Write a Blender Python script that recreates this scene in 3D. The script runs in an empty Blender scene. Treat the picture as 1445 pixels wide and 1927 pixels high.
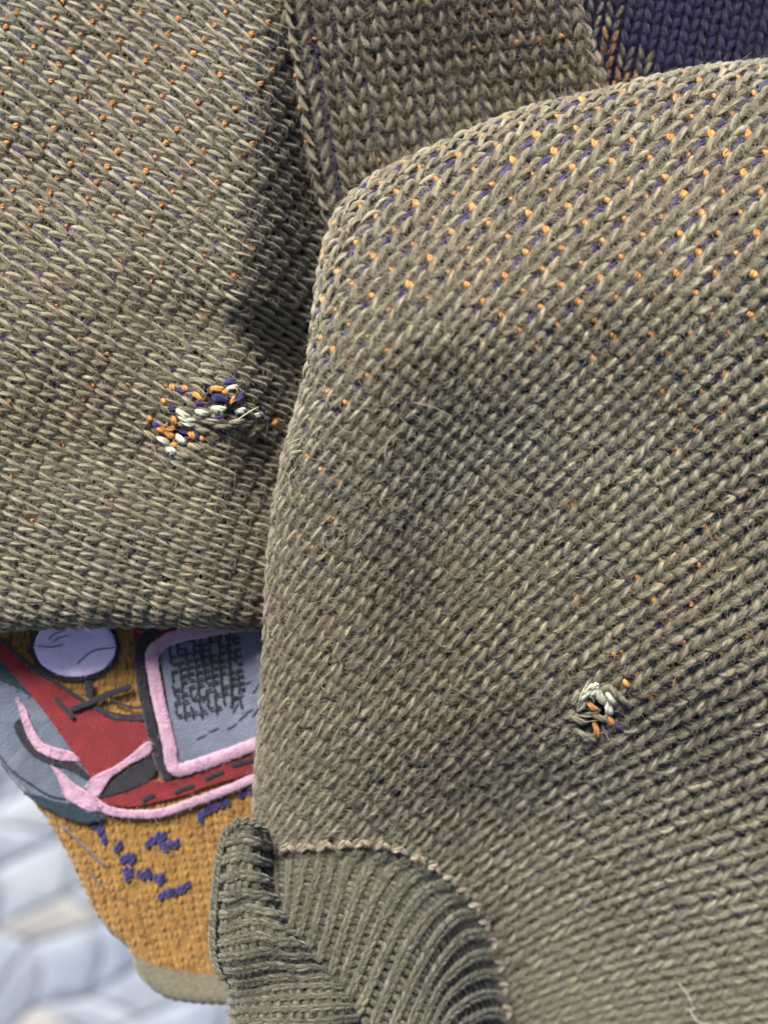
import bpy, math, random
import numpy as np
rng = np.random.default_rng(7)
random.seed(7)

# ------------------------------------------------------------------ camera, sky, sun, exposure
S = 1e-4            # one unit of the working grid is 0.1 mm
HC = 2200.0         # camera stands 22 cm above the knit
CX, CY = 722.5, 963.5
sc = bpy.context.scene
COL = sc.collection
cam_d = bpy.data.cameras.new('camera'); cam = bpy.data.objects.new('camera', cam_d); COL.objects.link(cam)
cam.location = (0, 0, HC * S)
cam_d.sensor_fit = 'VERTICAL'; cam_d.sensor_height = 24.0
cam_d.lens = 12.0 * HC / 963.5
cam_d.clip_start = 0.005; cam_d.clip_end = 60
cam_d.dof.use_dof = True
cam_d.dof.focus_distance = (HC + 0) * S
cam_d.dof.aperture_fstop = cam_d.lens / 4.0
sc.camera = cam

SUN_EL, SUN_AZ = 43.0, 20.0     # light comes from beyond the top of the picture, slightly left
world = bpy.data.worlds.new('World'); sc.world = world; world.use_nodes = True
wn = world.node_tree.nodes; wl = world.node_tree.links
sky = wn.new('ShaderNodeTexSky'); sky.sky_type = 'NISHITA'; sky.sun_disc = False
sky.sun_elevation = math.radians(SUN_EL); sky.sun_rotation = math.radians(-SUN_AZ)
sky.air_density = 1.0; sky.dust_density = 4.0; sky.ozone_density = 1.0
wl.new(sky.outputs[0], wn['Background'].inputs[0]); wn['Background'].inputs[1].default_value = 0.055
sd = bpy.data.lights.new('sun', 'SUN'); sun = bpy.data.objects.new('sun', sd); COL.objects.link(sun)
sd.energy = 4.5; sd.angle = math.radians(16); sd.color = (1.0, 0.95, 0.87)
az = math.radians(SUN_AZ); el = math.radians(SUN_EL)
from mathutils import Vector
sdir = Vector((-math.sin(az) * math.cos(el), math.cos(az) * math.cos(el), math.sin(el)))
sun.rotation_euler = sdir.to_track_quat('Z', 'Y').to_euler()
sun.location = sdir * 2
sc.view_settings.view_transform = 'Standard'; sc.view_settings.look = 'None'
sc.view_settings.gamma = 1.0; sc.view_settings.exposure = 1.03
sc.cycles_curves.shape = 'RIBBONS'
sc.cycles_curves.subdivisions = 2
sc.cycles.max_bounces = 5

# ------------------------------------------------------------------ helpers
def Wd(P):
    P = np.asarray(P, float); k = (HC - P[..., 2]) / HC
    return np.stack([(P[..., 0] - CX) * k * S, -(P[..., 1] - CY) * k * S, P[..., 2] * S], -1)

def fibre_mat(name, dark, light, rough=0.9, sheen=0.25, noise=None, bump=0.0, bscale=6000, alt=None):
    m = bpy.data.materials.new(name); m.use_nodes = True
    n = m.node_tree.nodes; l = m.node_tree.links; b = n['Principled BSDF']
    b.inputs['Roughness'].default_value = rough
    b.inputs['Specular IOR Level'].default_value = 0.25
    b.inputs['Sheen Weight'].default_value = sheen; b.inputs['Sheen Roughness'].default_value = 0.5
    at = n.new('ShaderNodeAttribute'); at.attribute_name = 'fib'
    mx = n.new('ShaderNodeMix'); mx.data_type = 'RGBA'
    mx.inputs[6].default_value = (*dark, 1); mx.inputs[7].default_value = (*light, 1)
    l.new(at.outputs['Fac'], mx.inputs[0]); out = mx.outputs[2]
    if alt:      # slow drift of the dye between two tones
        tc = n.new('ShaderNodeNewGeometry'); ns = n.new('ShaderNodeTexNoise'); ns.inputs['Scale'].default_value = alt[1]
        ns.inputs['Detail'].default_value = 3
        l.new(tc.outputs['Position'], ns.inputs['Vector'])
        m2 = n.new('ShaderNodeMix'); m2.data_type = 'RGBA'; m2.blend_type = 'MULTIPLY'
        rp = n.new('ShaderNodeMapRange'); rp.inputs[1].default_value = .35; rp.inputs[2].default_value = .65
        l.new(ns.outputs['Fac'], rp.inputs[0]); l.new(rp.outputs[0], m2.inputs[0])
        l.new(out, m2.inputs[6]); m2.inputs[7].default_value = (*alt[0], 1); out = m2.outputs[2]
    l.new(out, b.inputs['Base Color'])
    if bump:
        tc = n.new('ShaderNodeNewGeometry'); ns = n.new('ShaderNodeTexNoise'); ns.inputs['Scale'].default_value = bscale
        ns.inputs['Detail'].default_value = 4
        l.new(tc.outputs['Position'], ns.inputs['Vector'])
        bp = n.new('ShaderNodeBump'); bp.inputs['Strength'].default_value = bump; bp.inputs['Distance'].default_value = 0.0004
        l.new(ns.outputs['Fac'], bp.inputs['Height']); l.new(bp.outputs[0], b.inputs['Normal'])
    return m

OL_ALT = ((0.90, 0.82, 0.76), 13)
M = {}
M['olive'] = fibre_mat('olive_wool', (0.094, 0.086, 0.060), (0.322, 0.305, 0.230), alt=OL_ALT)
M['hem_knit'] = fibre_mat('olive_hem_knit', (0.135, 0.122, 0.082), (0.18, 0.165, 0.112), bump=.8, bscale=900)
M['olive_far'] = fibre_mat('olive_wool_hem', (0.17, 0.155, 0.10), (0.30, 0.275, 0.19))
M['orange'] = fibre_mat('orange_yarn', (0.30, 0.12, 0.025), (0.66, 0.31, 0.09))
M['navy'] = fibre_mat('navy_yarn', (0.006, 0.005, 0.03), (0.05, 0.038, 0.17))
M['navy_panel'] = fibre_mat('navy_wool', (0.0015, 0.0012, 0.013), (0.009, 0.006, 0.060))
M['cream'] = fibre_mat('cream_yarn', (0.34, 0.34, 0.25), (0.72, 0.72, 0.60))
M['rose'] = fibre_mat('pale_rose_yarn', (0.16, 0.13, 0.095), (0.38, 0.32, 0.245))
M['cuff_inside'] = fibre_mat('cuff_inside_wool', (0.05, 0.045, 0.034), (0.10, 0.09, 0.068), bump=.6)
M['brown_point'] = fibre_mat('brown_wool', (0.05, 0.043, 0.027), (0.14, 0.12, 0.08))
M['mustard_point'] = fibre_mat('deep_mustard_wool', (0.11, 0.052, 0.010), (0.24, 0.125, 0.026))
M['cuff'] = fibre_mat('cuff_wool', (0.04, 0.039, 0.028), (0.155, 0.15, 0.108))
M['mustard_sheet'] = fibre_mat('mustard_knit_ground', (0.232, 0.124, 0.029), (0.282, 0.151, 0.039), bump=.35, bscale=1500)
M['shade_fold'] = fibre_mat('shaded_brown_olive_wool', (0.07, 0.060, 0.042), (0.26, 0.232, 0.17), alt=OL_ALT)  # browner olive, with the shade of the body fold darkened into the colour
M['backing'] = fibre_mat('backing_yarn', (0.014, 0.011, 0.016), (0.034, 0.026, 0.034), bump=.5)
M['backing_mustard'] = fibre_mat('mustard_backing', (0.22, 0.115, 0.025), (0.30, 0.16, 0.04))
M['mustard'] = fibre_mat('mustard_wool', (0.24, 0.129, 0.031), (0.30, 0.162, 0.042))
def felt(name, c, v=.18):
    return fibre_mat(name, tuple(x * (1 - v) for x in c), tuple(min(1, x * (1 + v)) for x in c), bump=.8, bscale=2500,
                     alt=((0.78, 0.78, 0.8), 260))
M['red'] = felt('red_felt', (0.20, 0.016, 0.022))
M['pink'] = felt('pink_felt', (0.50, 0.31, 0.42))
M['lilac'] = felt('lilac_felt', (0.80, 0.68, 0.98), .05)
M['grey'] = felt('grey_felt', (0.145, 0.165, 0.225))
M['slate'] = felt('slate_felt', (0.115, 0.14, 0.19))
M['teal'] = felt('dark_teal_felt', (0.014, 0.035, 0.055))
M['black'] = felt('charcoal_felt', (0.022, 0.02, 0.028))

def raw_mesh(name, V, F, fib=None, mat=None, parent=None, smooth=True, kind=None, K=4):
    me = bpy.data.meshes.new(name)
    V = np.ascontiguousarray(V, np.float32); F = np.ascontiguousarray(F, np.int32)
    me.vertices.add(len(V)); me.vertices.foreach_set('co', V.ravel())
    me.loops.add(F.size); me.loops.foreach_set('vertex_index', F.ravel())
    me.polygons.add(len(F)); me.polygons.foreach_set('loop_start', np.arange(0, F.size, F.shape[1], dtype=np.int32))
    me.update(calc_edges=True); me.validate()
    if smooth: me.polygons.foreach_set('use_smooth', np.ones(len(me.polygons), bool))
    if fib is not None:
        a = me.attributes.new('fib', 'FLOAT', 'POINT'); a.data.foreach_set('value', np.ascontiguousarray(fib, np.float32).ravel())
    if mat: me.materials.append(mat)
    o = bpy.data.objects.new(name, me); COL.objects.link(o)
    if parent: o.parent = parent
    if kind: o['kind'] = kind
    return o

def norm(a): return a / np.maximum(np.linalg.norm(a, axis=-1, keepdims=True), 1e-9)

def tubes(C, N, R, K=9, flute=.27, flat=1.0, twist=.5, fibre=.42, base=None):
    """C (n,r,3) centre lines, N (n,r,3) normals, R (n,r) radii -> V,F,fib in working units; the cross-section is a fluted bundle of fibres"""
    n, r, _ = C.shape
    T = norm(np.gradient(C, axis=1)); B = norm(np.cross(T, N)); Nn = norm(np.cross(B, T))
    ph = (np.arange(K) / K * 2 * np.pi)[None, None, :] + (np.linspace(0, 1, r) * twist * 2)[None, :, None] + rng.uniform(0, 6.28, (n, 1, 1))
    prof = 1 + flute * rng.uniform(-1, 1, (n, 1, K)) + flute * .35 * rng.uniform(-1, 1, (n, r, K))
    rr = R[:, :, None] * prof
    V = C[:, :, None, :] + (rr * np.cos(ph))[..., None] * B[:, :, None, :] + (flat * rr * np.sin(ph))[..., None] * Nn[:, :, None, :]
    if base is None: base = rng.uniform(.38, .62, n)
    fib = np.clip(base[:, None, None] + fibre * rng.uniform(-1, 1, (n, 1, K)) + .12 * rng.uniform(-1, 1, (n, r, K)) + (prof - 1) * .8, 0, 1)
    i = np.arange(n)[:, None, None] * r * K + np.arange(r - 1)[None, :, None] * K
    k = np.arange(K)[None, None, :]; k2 = (k + 1) % K
    F = np.stack(np.broadcast_arrays(i + k, i + K + k, i + K + k2, i + k2), -1).reshape(-1, 4)
    return V.reshape(-1, 3), F, fib.reshape(-1)

def bez(pts, m):
    """smooth curve through pts (k,d) sampled at m"""
    pts = np.asarray(pts, float); k = len(pts)
    if k == 2: return pts[0] + (pts[1] - pts[0]) * np.linspace(0, 1, m)[:, None]
    t = np.linspace(0, k - 1, m); i = np.clip(t.astype(int), 0, k - 2); f = (t - i)[:, None]
    P = np.vstack([2 * pts[0] - pts[1], pts, 2 * pts[-1] - pts[-2]])
    a, b, c, d = P[i], P[i + 1], P[i + 2], P[i + 3]
    return .5 * (2 * b + (c - a) * f + (2 * a - 5 * b + 4 * c - d) * f ** 2 + (3 * b - a - 3 * c + d) * f ** 3)

class Edge:
    def __init__(s, pts, R, flip=False):
        p = bez(pts, 60); s.a = p[:-1]; s.b = p[1:]; s.R = R; s.f = -1 if flip else 1
        d0 = norm(s.a[0] - s.b[0]) * 900; d1 = norm(s.b[-1] - s.a[-1]) * 900
        s.a = np.vstack([s.a[:1] + d0, s.a, s.b[-1:]]); s.b = np.vstack([s.a[1:2], s.b, s.b[-1:] + d1])
    def dist(s, q):
        sh = q.shape[:-1]; q = q.reshape(-1, 2); D = np.empty(len(q)); G = np.empty((len(q), 2))
        ab = s.b - s.a; L = (ab ** 2).sum(1)
        for c in range(0, len(q), 20000):
            x = q[c:c + 20000, None] - s.a[None]
            t = np.clip((x * ab).sum(-1) / L, 0, 1); v = x - t[..., None] * ab
            dd = (v ** 2).sum(-1); j = dd.argmin(1); r = np.arange(len(j))
            vv = v[r, j]; n = np.stack([-ab[j, 1], ab[j, 0]], -1); n = norm(n) * s.f
            sg = np.sign((vv * n).sum(-1)); sg[sg == 0] = 1
            D[c:c + 20000] = np.sqrt(dd[r, j]) * sg
            far = dd[r, j] > 1e-4
            G[c:c + 20000] = np.where(far[:, None], norm(vv) * sg[:, None], n)
        return D.reshape(sh), G.reshape(*sh, 2)
    def warp(s, p, z):
        D, G = s.dist(p); R = s.R; q = D + (math.pi / 2 - 1) * R
        m = q < math.pi / 2 * R
        qc = np.maximum(q, -R * 1.2)
        d = R * (1 - np.cos(qc / R)); dz = -R * (1 - np.sin(qc / R))
        p = np.where(m[..., None], p + G * (d - D)[..., None], p); z = np.where(m, z + dz, z)
        return p, z, q

class Panel:
    def __init__(s, name, hints, height, edges=(), bbox=(-150, -150, 1600, 2080), deg=4, clip=None):
        s.height = height; s.edges = edges; s.bbox = bbox; s.clip = clip; s.name = name
        h = np.array(hints, float); s.c = h[:, :2].mean(0); s.L = 700.
        x0, y0, x1, y1 = bbox
        gx, gy = np.meshgrid(np.linspace(x0, x1, 26), np.linspace(y0, y1, 26)); g = np.stack([gx.ravel(), gy.ravel()], -1)
        w = 1 / (((g[:, None] - h[None, :, :2]) ** 2).sum(-1) + 60 ** 2) ** 1.6; w /= w.sum(1, keepdims=True)
        th = np.radians(h[:, 2]); th = np.arctan2(w @ np.sin(th), w @ np.cos(th)); pw = w @ h[:, 3]; pc = w @ h[:, 4]
        near = 1 / (1 + (np.sqrt(((g[:, None] - h[None, :, :2]) ** 2).sum(-1)).min(1) / 250) ** 2)
        t = np.stack([np.cos(th), -np.sin(th)], -1); n = np.stack([np.sin(th), np.cos(th)], -1)   # picture y runs down
        s.ex = [(i, j) for i in range(deg + 1) for j in range(deg + 1 - i) if i + j > 0]
        P = (g - s.c) / s.L; gxm, gym = s.grad(P)
        def fit(al, ac, pitch):
            A = np.vstack([(gxm * ac[:, :1] + gym * ac[:, 1:]) * near[:, None] * 4, (gxm * al[:, :1] + gym * al[:, 1:]) * near[:, None] * pitch[:, None] / 40])
            A = np.vstack([(gxm * ac[:, :1] + gym * ac[:, 1:]) * (near * 3 * pitch / 40)[:, None], A[len(g):]])
            b = np.concatenate([np.zeros(len(g)), s.L / pitch * near * pitch / 40])
            return np.linalg.lstsq(A, b, rcond=None)[0]
        s.cu = fit(n, t, pw); s.cv = fit(t, n, pc)
    def grad(s, P):
        x, y = P[..., 0], P[..., 1]
        gx = np.stack([i * x ** max(i - 1, 0) * y ** j if i else x * 0 for i, j in s.ex], -1)
        gy = np.stack([j * x ** i * y ** max(j - 1, 0) if j else x * 0 for i, j in s.ex], -1)
        return gx, gy
    def uv(s, q):
        P = (q - s.c) / s.L; B = np.stack([P[..., 0] ** i * P[..., 1] ** j for i, j in s.ex], -1)
        return B @ s.cu, B @ s.cv
    def jac(s, q):
        gx, gy = s.grad((q - s.c) / s.L)
        J = np.stack([np.stack([gx @ s.cu, gy @ s.cu], -1), np.stack([gx @ s.cv, gy @ s.cv], -1)], -2) / s.L
        return J
    def inv(s, U, V, q):
        for _ in range(8):
            u, v = s.uv(q); J = s.jac(q); det = J[..., 0, 0] * J[..., 1, 1] - J[..., 0, 1] * J[..., 1, 0]
            det = np.where(abs(det) < 1e-9, 1e-9, det); du = U - u; dv = V - v
            st = np.stack([(J[..., 1, 1] * du - J[..., 0, 1] * dv) / det, (-J[..., 1, 0] * du + J[..., 0, 0] * dv) / det], -1)
            q = q + np.clip(st, -60, 60)
        u, v = s.uv(q); return q, np.hypot(U - u, V - v) < .05
    def lattice(s):
        x0, y0, x1, y1 = s.bbox
        gx, gy = np.meshgrid(np.arange(x0, x1, 18.), np.arange(y0, y1, 18.)); g = np.stack([gx.ravel(), gy.ravel()], -1)
        u, v = s.uv(g); U = np.rint(u).astype(int); V = np.rint(v).astype(int)
        _, ix = np.unique(U * 100000 + V, return_index=True)
        q, ok = s.inv(U[ix].astype(float), V[ix].astype(float), g[ix])
        return U[ix][ok], V[ix][ok], q[ok]
    def F(s, q):
        z = s.height(q[..., 0], q[..., 1]); p = q
        smin = np.full(q.shape[:-1], 1e9)
        for e in s.edges:
            p, z, d = e.warp(p, z); smin = np.minimum(smin, d + e.R * .75)
        return np.concatenate([p, z[..., None]], -1), smin
    def frame(s, q):
        a, sm = s.F(q); e = 3.0
        bx, _ = s.F(q + np.array([e, 0])); by, _ = s.F(q + np.array([0, e]))
        n = norm(np.cross(bx - a, by - a)); n = np.where(n[..., 2:] < -.2, n, n)
        return a, n, sm
    def lift(s, q, w):
        a, n, _ = s.frame(q); return a + n * w[..., None], n
    def inside(s, q):
        x0, y0, x1, y1 = s.bbox
        _, sm = s.F(q); ok = (sm > 0) & (q[..., 0] > x0) & (q[..., 0] < x1) & (q[..., 1] > y0) & (q[..., 1] < y1)
        if s.clip is not None: ok &= s.clip(q[..., 0], q[..., 1])
        return ok
    def sheet(s, name, mat, parent, drop=13, step=9, label=None):
        x0, y0, x1, y1 = s.bbox; nx = int((x1 - x0) / step) + 1; ny = int((y1 - y0) / step) + 1
        gx, gy = np.meshgrid(np.linspace(x0, x1, nx), np.linspace(y0, y1, ny)); q = np.stack([gx, gy], -1)
        u, v = s.uv(q)
        P, n = s.lift(q, np.full(q.shape[:2], -float(drop)) + (1.2 * np.cos(2 * np.pi * u) if step < 6 else 1.5 * np.cos(2 * np.pi * v)))
        ok = s.inside(q).ravel()
        i = (np.arange(ny - 1)[:, None] * nx + np.arange(nx - 1)[None]).ravel()
        Fc = np.stack([i, i + nx, i + nx + 1, i + 1], -1); Fc = Fc[ok[Fc].all(1)]
        used, invx = np.unique(Fc, return_inverse=True)
        o = raw_mesh(name, Wd(P.reshape(-1, 3)[used]), invx.reshape(-1, 4), rng.uniform(0, 1, len(used)), mat, parent)
        if label: o['label'] = label
        return o

def inpoly(x, y, poly):
    r = np.zeros(np.shape(x), bool); n = len(poly)
    for i in range(n):
        (x1, y1), (x2, y2) = poly[i], poly[(i + 1) % n]
        if y1 == y2: continue
        r ^= ((y1 > y) != (y2 > y)) & (x < (x2 - x1) * (y - y1) / (y2 - y1) + x1)
    return r

def knit(pan, parent, mat, colname='knit_column', rad=.152, K=9, rings=7, plies=2, w0=3.2, wamp=6., skip=None, colour=None, jit=.05, lattice=None, dirv=-1, span=1.16, even=False, narrow=0.):
    """V stitches column by column; each column is one mesh"""
    U, V, q = lattice if lattice is not None else pan.lattice()
    ok = pan.inside(q)
    if skip is not None: ok &= ~skip(q[:, 0], q[:, 1])
    U, V, q = U[ok], V[ok], q[ok]
    J = pan.jac(q); Ji = np.linalg.inv(J)
    td = norm(Ji[:, :, 1]); nd = np.stack([-td[:, 1], td[:, 0]], -1); nd = nd * np.sign((nd * Ji[:, :, 0]).sum(-1))[:, None]
    pw = (nd * Ji[:, :, 0]).sum(-1); pcs = np.linalg.norm(Ji[:, :, 1], axis=1)
    Ji = np.stack([nd * pw[:, None], td * pcs[:, None]], -1)
    n = len(U); objs = []; seeds = []
    ck = np.zeros(n, int) if colour is None else colour(q[:, 0], q[:, 1])
    od = np.lexsort((V, U, ck)); brk = np.concatenate([[0], (np.diff(U[od]) != 0) | (np.diff(ck[od]) != 0) | (np.diff(V[od]) > 2)]).astype(int)
    run = np.empty(n, int); run[od] = np.cumsum(brk)
    t = np.linspace(0, 1, rings)
    big = (V % 2 == 0) | even
    allC, allN, allR, cols, key = [], [], [], [], []
    for sd in (-1, 1):
        j1 = rng.normal(0, jit, (n, 4))
        # outer end (open side of the V) at +v, narrow end at -v
        wide = np.where(big, .35, .335) + j1[:, 0] * .3; nar = narrow + np.where(big, .075, .20) + j1[:, 1] * .3
        du = sd * (wide[:, None] * (1 - t) ** .8 + nar[:, None] * (1 - (1 - t) ** .8))
        dv = -dirv * (np.where(big, .60, .55)[:, None] + j1[:, 2:3] - t[None] * span)
        w = w0 + wamp * np.sin(np.pi * np.clip(t, 0.02, .98)) ** .5 * (1 + j1[:, 3:4] * 3) + 2.2 * (t[None] - .5) - 3.0 * (1 - t[None]) ** 2
        uvo = np.stack([du, dv], -1)
        qq = q[:, None] + np.einsum('nij,nrj->nri', Ji, uvo)
        for pl in range(plies):
            ph = rng.uniform(0, .6, n)[:, None] + pl * np.pi + 1.9 - t[None] * 1.7
            r = pw[:, None] * rad * (.72 if plies == 2 else 1.) * (.62 + .48 * np.sin(np.pi * t) ** .8)[None]
            P, N = pan.lift(qq, w)
            if plies == 2:
                T = norm(np.gradient(P, axis=1)); B = np.cross(T, N)
                P = P + B * (np.cos(ph) * r * .85)[..., None] + N * (np.sin(ph) * r * .55)[..., None]
            allC.append(P); allN.append(N); allR.append(r * np.ones((n, rings)) * rng.uniform(.9, 1.1, (n, 1))); cols.append(run); key.append(ck)
    C = np.concatenate(allC); N = np.concatenate(allN); R = np.concatenate(allR); cu = np.concatenate(cols); key = np.concatenate(key)
    mats = mat if isinstance(mat, list) else [mat]
    names = colname if isinstance(colname, list) else [colname]
    for k in range(len(mats)):
        for c in np.unique(cu[key == k]):
            m = (cu == c) & (key == k)
            Vv, Fv, fb = tubes(C[m], N[m], R[m], K=K)
            objs.append(raw_mesh(names[k], Wd(Vv), Fv, fb, mats[k], parent))
    return (U, V, q), (C, N, R)

STR = {}
def strand(pan, name, mat, parent, cx, cy, ang, ln, rad, w=12, plies=3, arch=4., K=8, curve=0., label=None):
    """one short visible length of yarn lying on a panel, centred on cx,cy"""
    a = math.radians(ang); t = np.linspace(-.5, .5, 8)
    d = np.array([math.cos(a), -math.sin(a)]); nn = np.array([d[1], -d[0]])
    q = np.array([cx, cy]) + t[:, None] * ln * d + (curve * ln * (.25 - t ** 2))[:, None] * nn
    P, N = pan.lift(q, w + arch * (1 - 4 * t ** 2))
    T = norm(np.gradient(P, axis=0)); B = np.cross(T, N)
    C = []; R = []
    env = (.45 + .55 * np.sqrt(np.clip(1 - (2 * t) ** 4, 0, 1)))
    for p in range(plies):
        ph = p * 2 * np.pi / plies + t * 3.0 + rng.uniform(0, .3)
        r = rad * (.62 if plies > 1 else 1)
        C.append(P + B * (np.cos(ph) * r * .8 * env)[:, None] + N * (np.sin(ph) * r * .6 * env)[:, None]); R.append(r * env)
    V, F, fb = tubes(np.array(C), np.broadcast_to(N, (plies, 8, 3)), np.array(R), K=K, flute=.25)
    o = raw_mesh(name, Wd(V), F, fb, mat, parent)
    STR.setdefault((mat.name, parent.name), []).append((np.array(C), np.broadcast_to(N, (plies, 8, 3)), np.array(R), mat, parent))
    if label: o['label'] = label
    return o

def fuzz(seed, parent, count, mat, name='wool_fuzz', ln=(12, 34), rad=.25, wild=.19):
    """fine hairs: most run along the yarn they belong to, some stand off it"""
    C, N, R = seed; m = 6; n = count
    a = rng.integers(0, len(C), n); f = rng.uniform(0.02, C.shape[1] - 1.02, n); i = f.astype(int); g = (f - i)[:, None]
    P0 = C[a, i] * (1 - g) + C[a, i + 1] * g; N0 = N[a, i]; T = norm(C[a, i + 1] - C[a, i]); B = norm(np.cross(T, N0)); r = R[a, i]
    ph = rng.uniform(.0, np.pi, n); P0 = P0 + (B * np.cos(ph)[:, None] + N0 * np.sin(ph)[:, None]) * (r * 1.02)[:, None]
    keep = (P0[:, 0] > -60) & (P0[:, 0] < 1505) & (P0[:, 1] > -60) & (P0[:, 1] < 1990)
    keep &= rng.random(n) < np.clip(N0[:, 2] * 1.5 - .1, .12, 1)
    P0, N0, T, B, ph, r = P0[keep], N0[keep], T[keep], B[keep], ph[keep], r[keep]; n = len(P0)
    w = rng.random(n) < wild
    th = rng.normal(0, .42, n) + np.where(w, rng.uniform(-2, 2, n), 0) + np.pi * (rng.random(n) < .5)
    cur = rng.normal(0, .22, n) + np.where(w, rng.normal(0, .75, n), 0)
    L = rng.uniform(ln[0], ln[1], n) * np.where(w, rng.uniform(.7, 2.0, n), 1)
    up = np.where(w, np.abs(rng.normal(.35, .35, n)), rng.normal(.06, .10, n)); bend = np.where(w, rng.uniform(.1, .5, n), .28)
    p = P0 - T * 0; pts = [p]
    for k in range(m - 1):
        th = th + cur + rng.normal(0, .18, n)
        st = T * np.cos(th)[:, None] + B * np.sin(th)[:, None] + N0 * (up - bend * k * .35)[:, None]
        p = p + norm(st) * (L / (m - 1))[:, None]; pts.append(p)
    P = np.stack(pts, 1)
    hc = bpy.data.hair_curves.new(name); hc.add_curves([m] * n)
    hc.attributes['position'].data.foreach_set('vector', np.ascontiguousarray(Wd(P), np.float32).ravel())
    ra = hc.attributes.get('radius') or hc.attributes.new('radius', 'FLOAT', 'POINT')
    rr = (rad * rng.uniform(.6, 1.3, (n, 1)) * np.array([.7, 1, 1, .95, .8, .4])) * S
    ra.data.foreach_set('value', np.ascontiguousarray(rr, np.float32).ravel())
    fa = hc.attributes.new('fib', 'FLOAT', 'CURVE')
    fv = np.clip(rng.normal(.52, .27, n), 0, 1.1); wh = rng.random(n) < .012; fv[wh] = 1.8
    fa.data.foreach_set('value', np.ascontiguousarray(fv, np.float32))
    hc.materials.append(mat)
    o = bpy.data.objects.new(name, hc); COL.objects.link(o); o.parent = parent; o['kind'] = 'stuff'
    return o

def g2(x, y, cx, cy, sx, sy=None, rot=0):
    sy = sy or sx; r = math.radians(rot); dx, dy = x - cx, y - cy
    a = dx * math.cos(r) - dy * math.sin(r); b = dx * math.sin(r) + dy * math.cos(r)
    return np.exp(-.5 * ((a / sx) ** 2 + (b / sy) ** 2))
def ss(x, a, b):
    t = np.clip((x - a) / (b - a), 0, 1); return t * t * (3 - 2 * t)

# ------------------------------------------------------------------ the sweater
sweater = bpy.data.objects.new('sweater', None); COL.objects.link(sweater)
sweater.location = (0, 0, 0)
sweater['label'] = 'olive wool sweater with moth holes and a mustard front, folded over itself'
sweater['category'] = 'sweater'

# --- sleeve on the right, nearest the camera
C_left = [(1560, 112), (1445, 124), (1300, 140), (1145, 178), (1000, 212), (860, 268), (740, 322), (672, 368), (636, 415), (612, 500), (603, 570), (590, 680),
          (572, 760), (543, 860), (520, 1000), (512, 1100), (508, 1200), (500, 1320), (491, 1450), (483, 1560), (480, 1640), (478, 1700)]
seam = [(470, 1592), (560, 1596), (640, 1590), (690, 1588), (745, 1598), (805, 1626), (862, 1668), (905, 1726), (934, 1790), (950, 1860), (957, 1930), (960, 2060)]
eC = Edge(C_left, 95, flip=True)
seam_poly = [tuple(p) for p in bez(seam, 50)] + [(300, 2100), (300, 1592)]
def hC(x, y):
    z = 0 * x
    z = z + 34 * g2(x, y, 980, 520, 420, 150, 18)
    z = z - 26 * g2(x, y, 1010, 1430, 190, 120, 20)
    z = z + 22 * g2(x, y, 1300, 1260, 160, 190)
    z = z + 16 * g2(x, y, 640, 1250, 70, 330, -6)
    z = z - 14 * g2(x, y, 800, 1120, 60, 300, -12)
    z = z + 10 * np.sin(x / 140 + y / 210) + 5 * np.sin(x / 61 - y / 83 + 1)
    z = z - 9 * g2(x, y, 1128, 1335, 48, 52) + 7 * g2(x, y, 1128, 1335, 95)
    z = z - 80 * g2(x, y, 985, 1800, 120, 380, 6)
    yy = y + .22 * (x - 900)
    z = z + 235 * ss(yy, 60, 640) - .38 * (np.sqrt(np.maximum(yy - 600, 0) ** 2 + 150 ** 2) - 150) - .28 * (np.sqrt(np.maximum(y - 1380, 0) ** 2 + 120 ** 2) - 120) * ss(x, 640, 1000) + 60 * ss(x, 520, 760) * (1 - ss(yy, 1300, 1600)) - 140
    # the sleeve falls towards the seam of the cuff
    return z
hintsC = [(750, 450, 54, 45, 30), (1200, 280, 44, 44, 28), (1400, 250, 40, 44, 28), (900, 350, 50, 45, 29), (1000, 700, 48, 43, 30), (1270, 870, 41, 39, 28), (1430, 900, 37, 40, 28),
          (600, 800, 60, 38, 30), (700, 900, 56, 40, 30), (560, 1050, 52, 36, 30), (700, 1200, 56, 36, 28), (900, 1150, 45, 38, 28), (540, 1300, 52, 36, 28),
          (600, 1450, 56, 36, 28), (760, 1420, 52, 35, 28), (1000, 1500, 26, 35, 28), (1130, 1330, 31, 38, 28), (1300, 1300, 30, 40, 28),
          (560, 1590, 72, 34, 28), (700, 1590, 66, 34, 28), (830, 1640, 48, 33, 28), (905, 1720, 31, 33, 28), (935, 1800, 15, 33, 28), (955, 1890, 4, 33, 28),
          (1100, 1650, 16, 35, 28), (1250, 1600, 20, 37, 28), (1250, 1850, 8, 36, 28), (1430, 1500, 25, 40, 28), (1430, 1850, 10, 38, 28), (850, 1520, 45, 35, 28)]
hintsC = [(a, b, c, d * (1 - .13 * min(1, max(0, (b - 1150) / 350))), e) for a, b, c, d, e in hintsC]
pC = Panel('C', hintsC, hC, [eC], deg=5, clip=lambda x, y: ~inpoly(x + 16, y - 16, seam_poly))
LCOL = 'olive knitted sleeve with a small moth hole and a ribbed cuff'
sleeve = pC.sheet('sleeve', M['backing'], sweater, label='olive sleeve lying in front, with one small round moth hole')
holeC = lambda x, y: ((x - 1124) / 36) ** 2 + ((y - 1336) / 42) ** 2 < 1
latC, seedC = knit(pC, sleeve, M['olive'], skip=lambda x, y: holeC(x, y) | inpoly(x, y, seam_poly))

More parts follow.
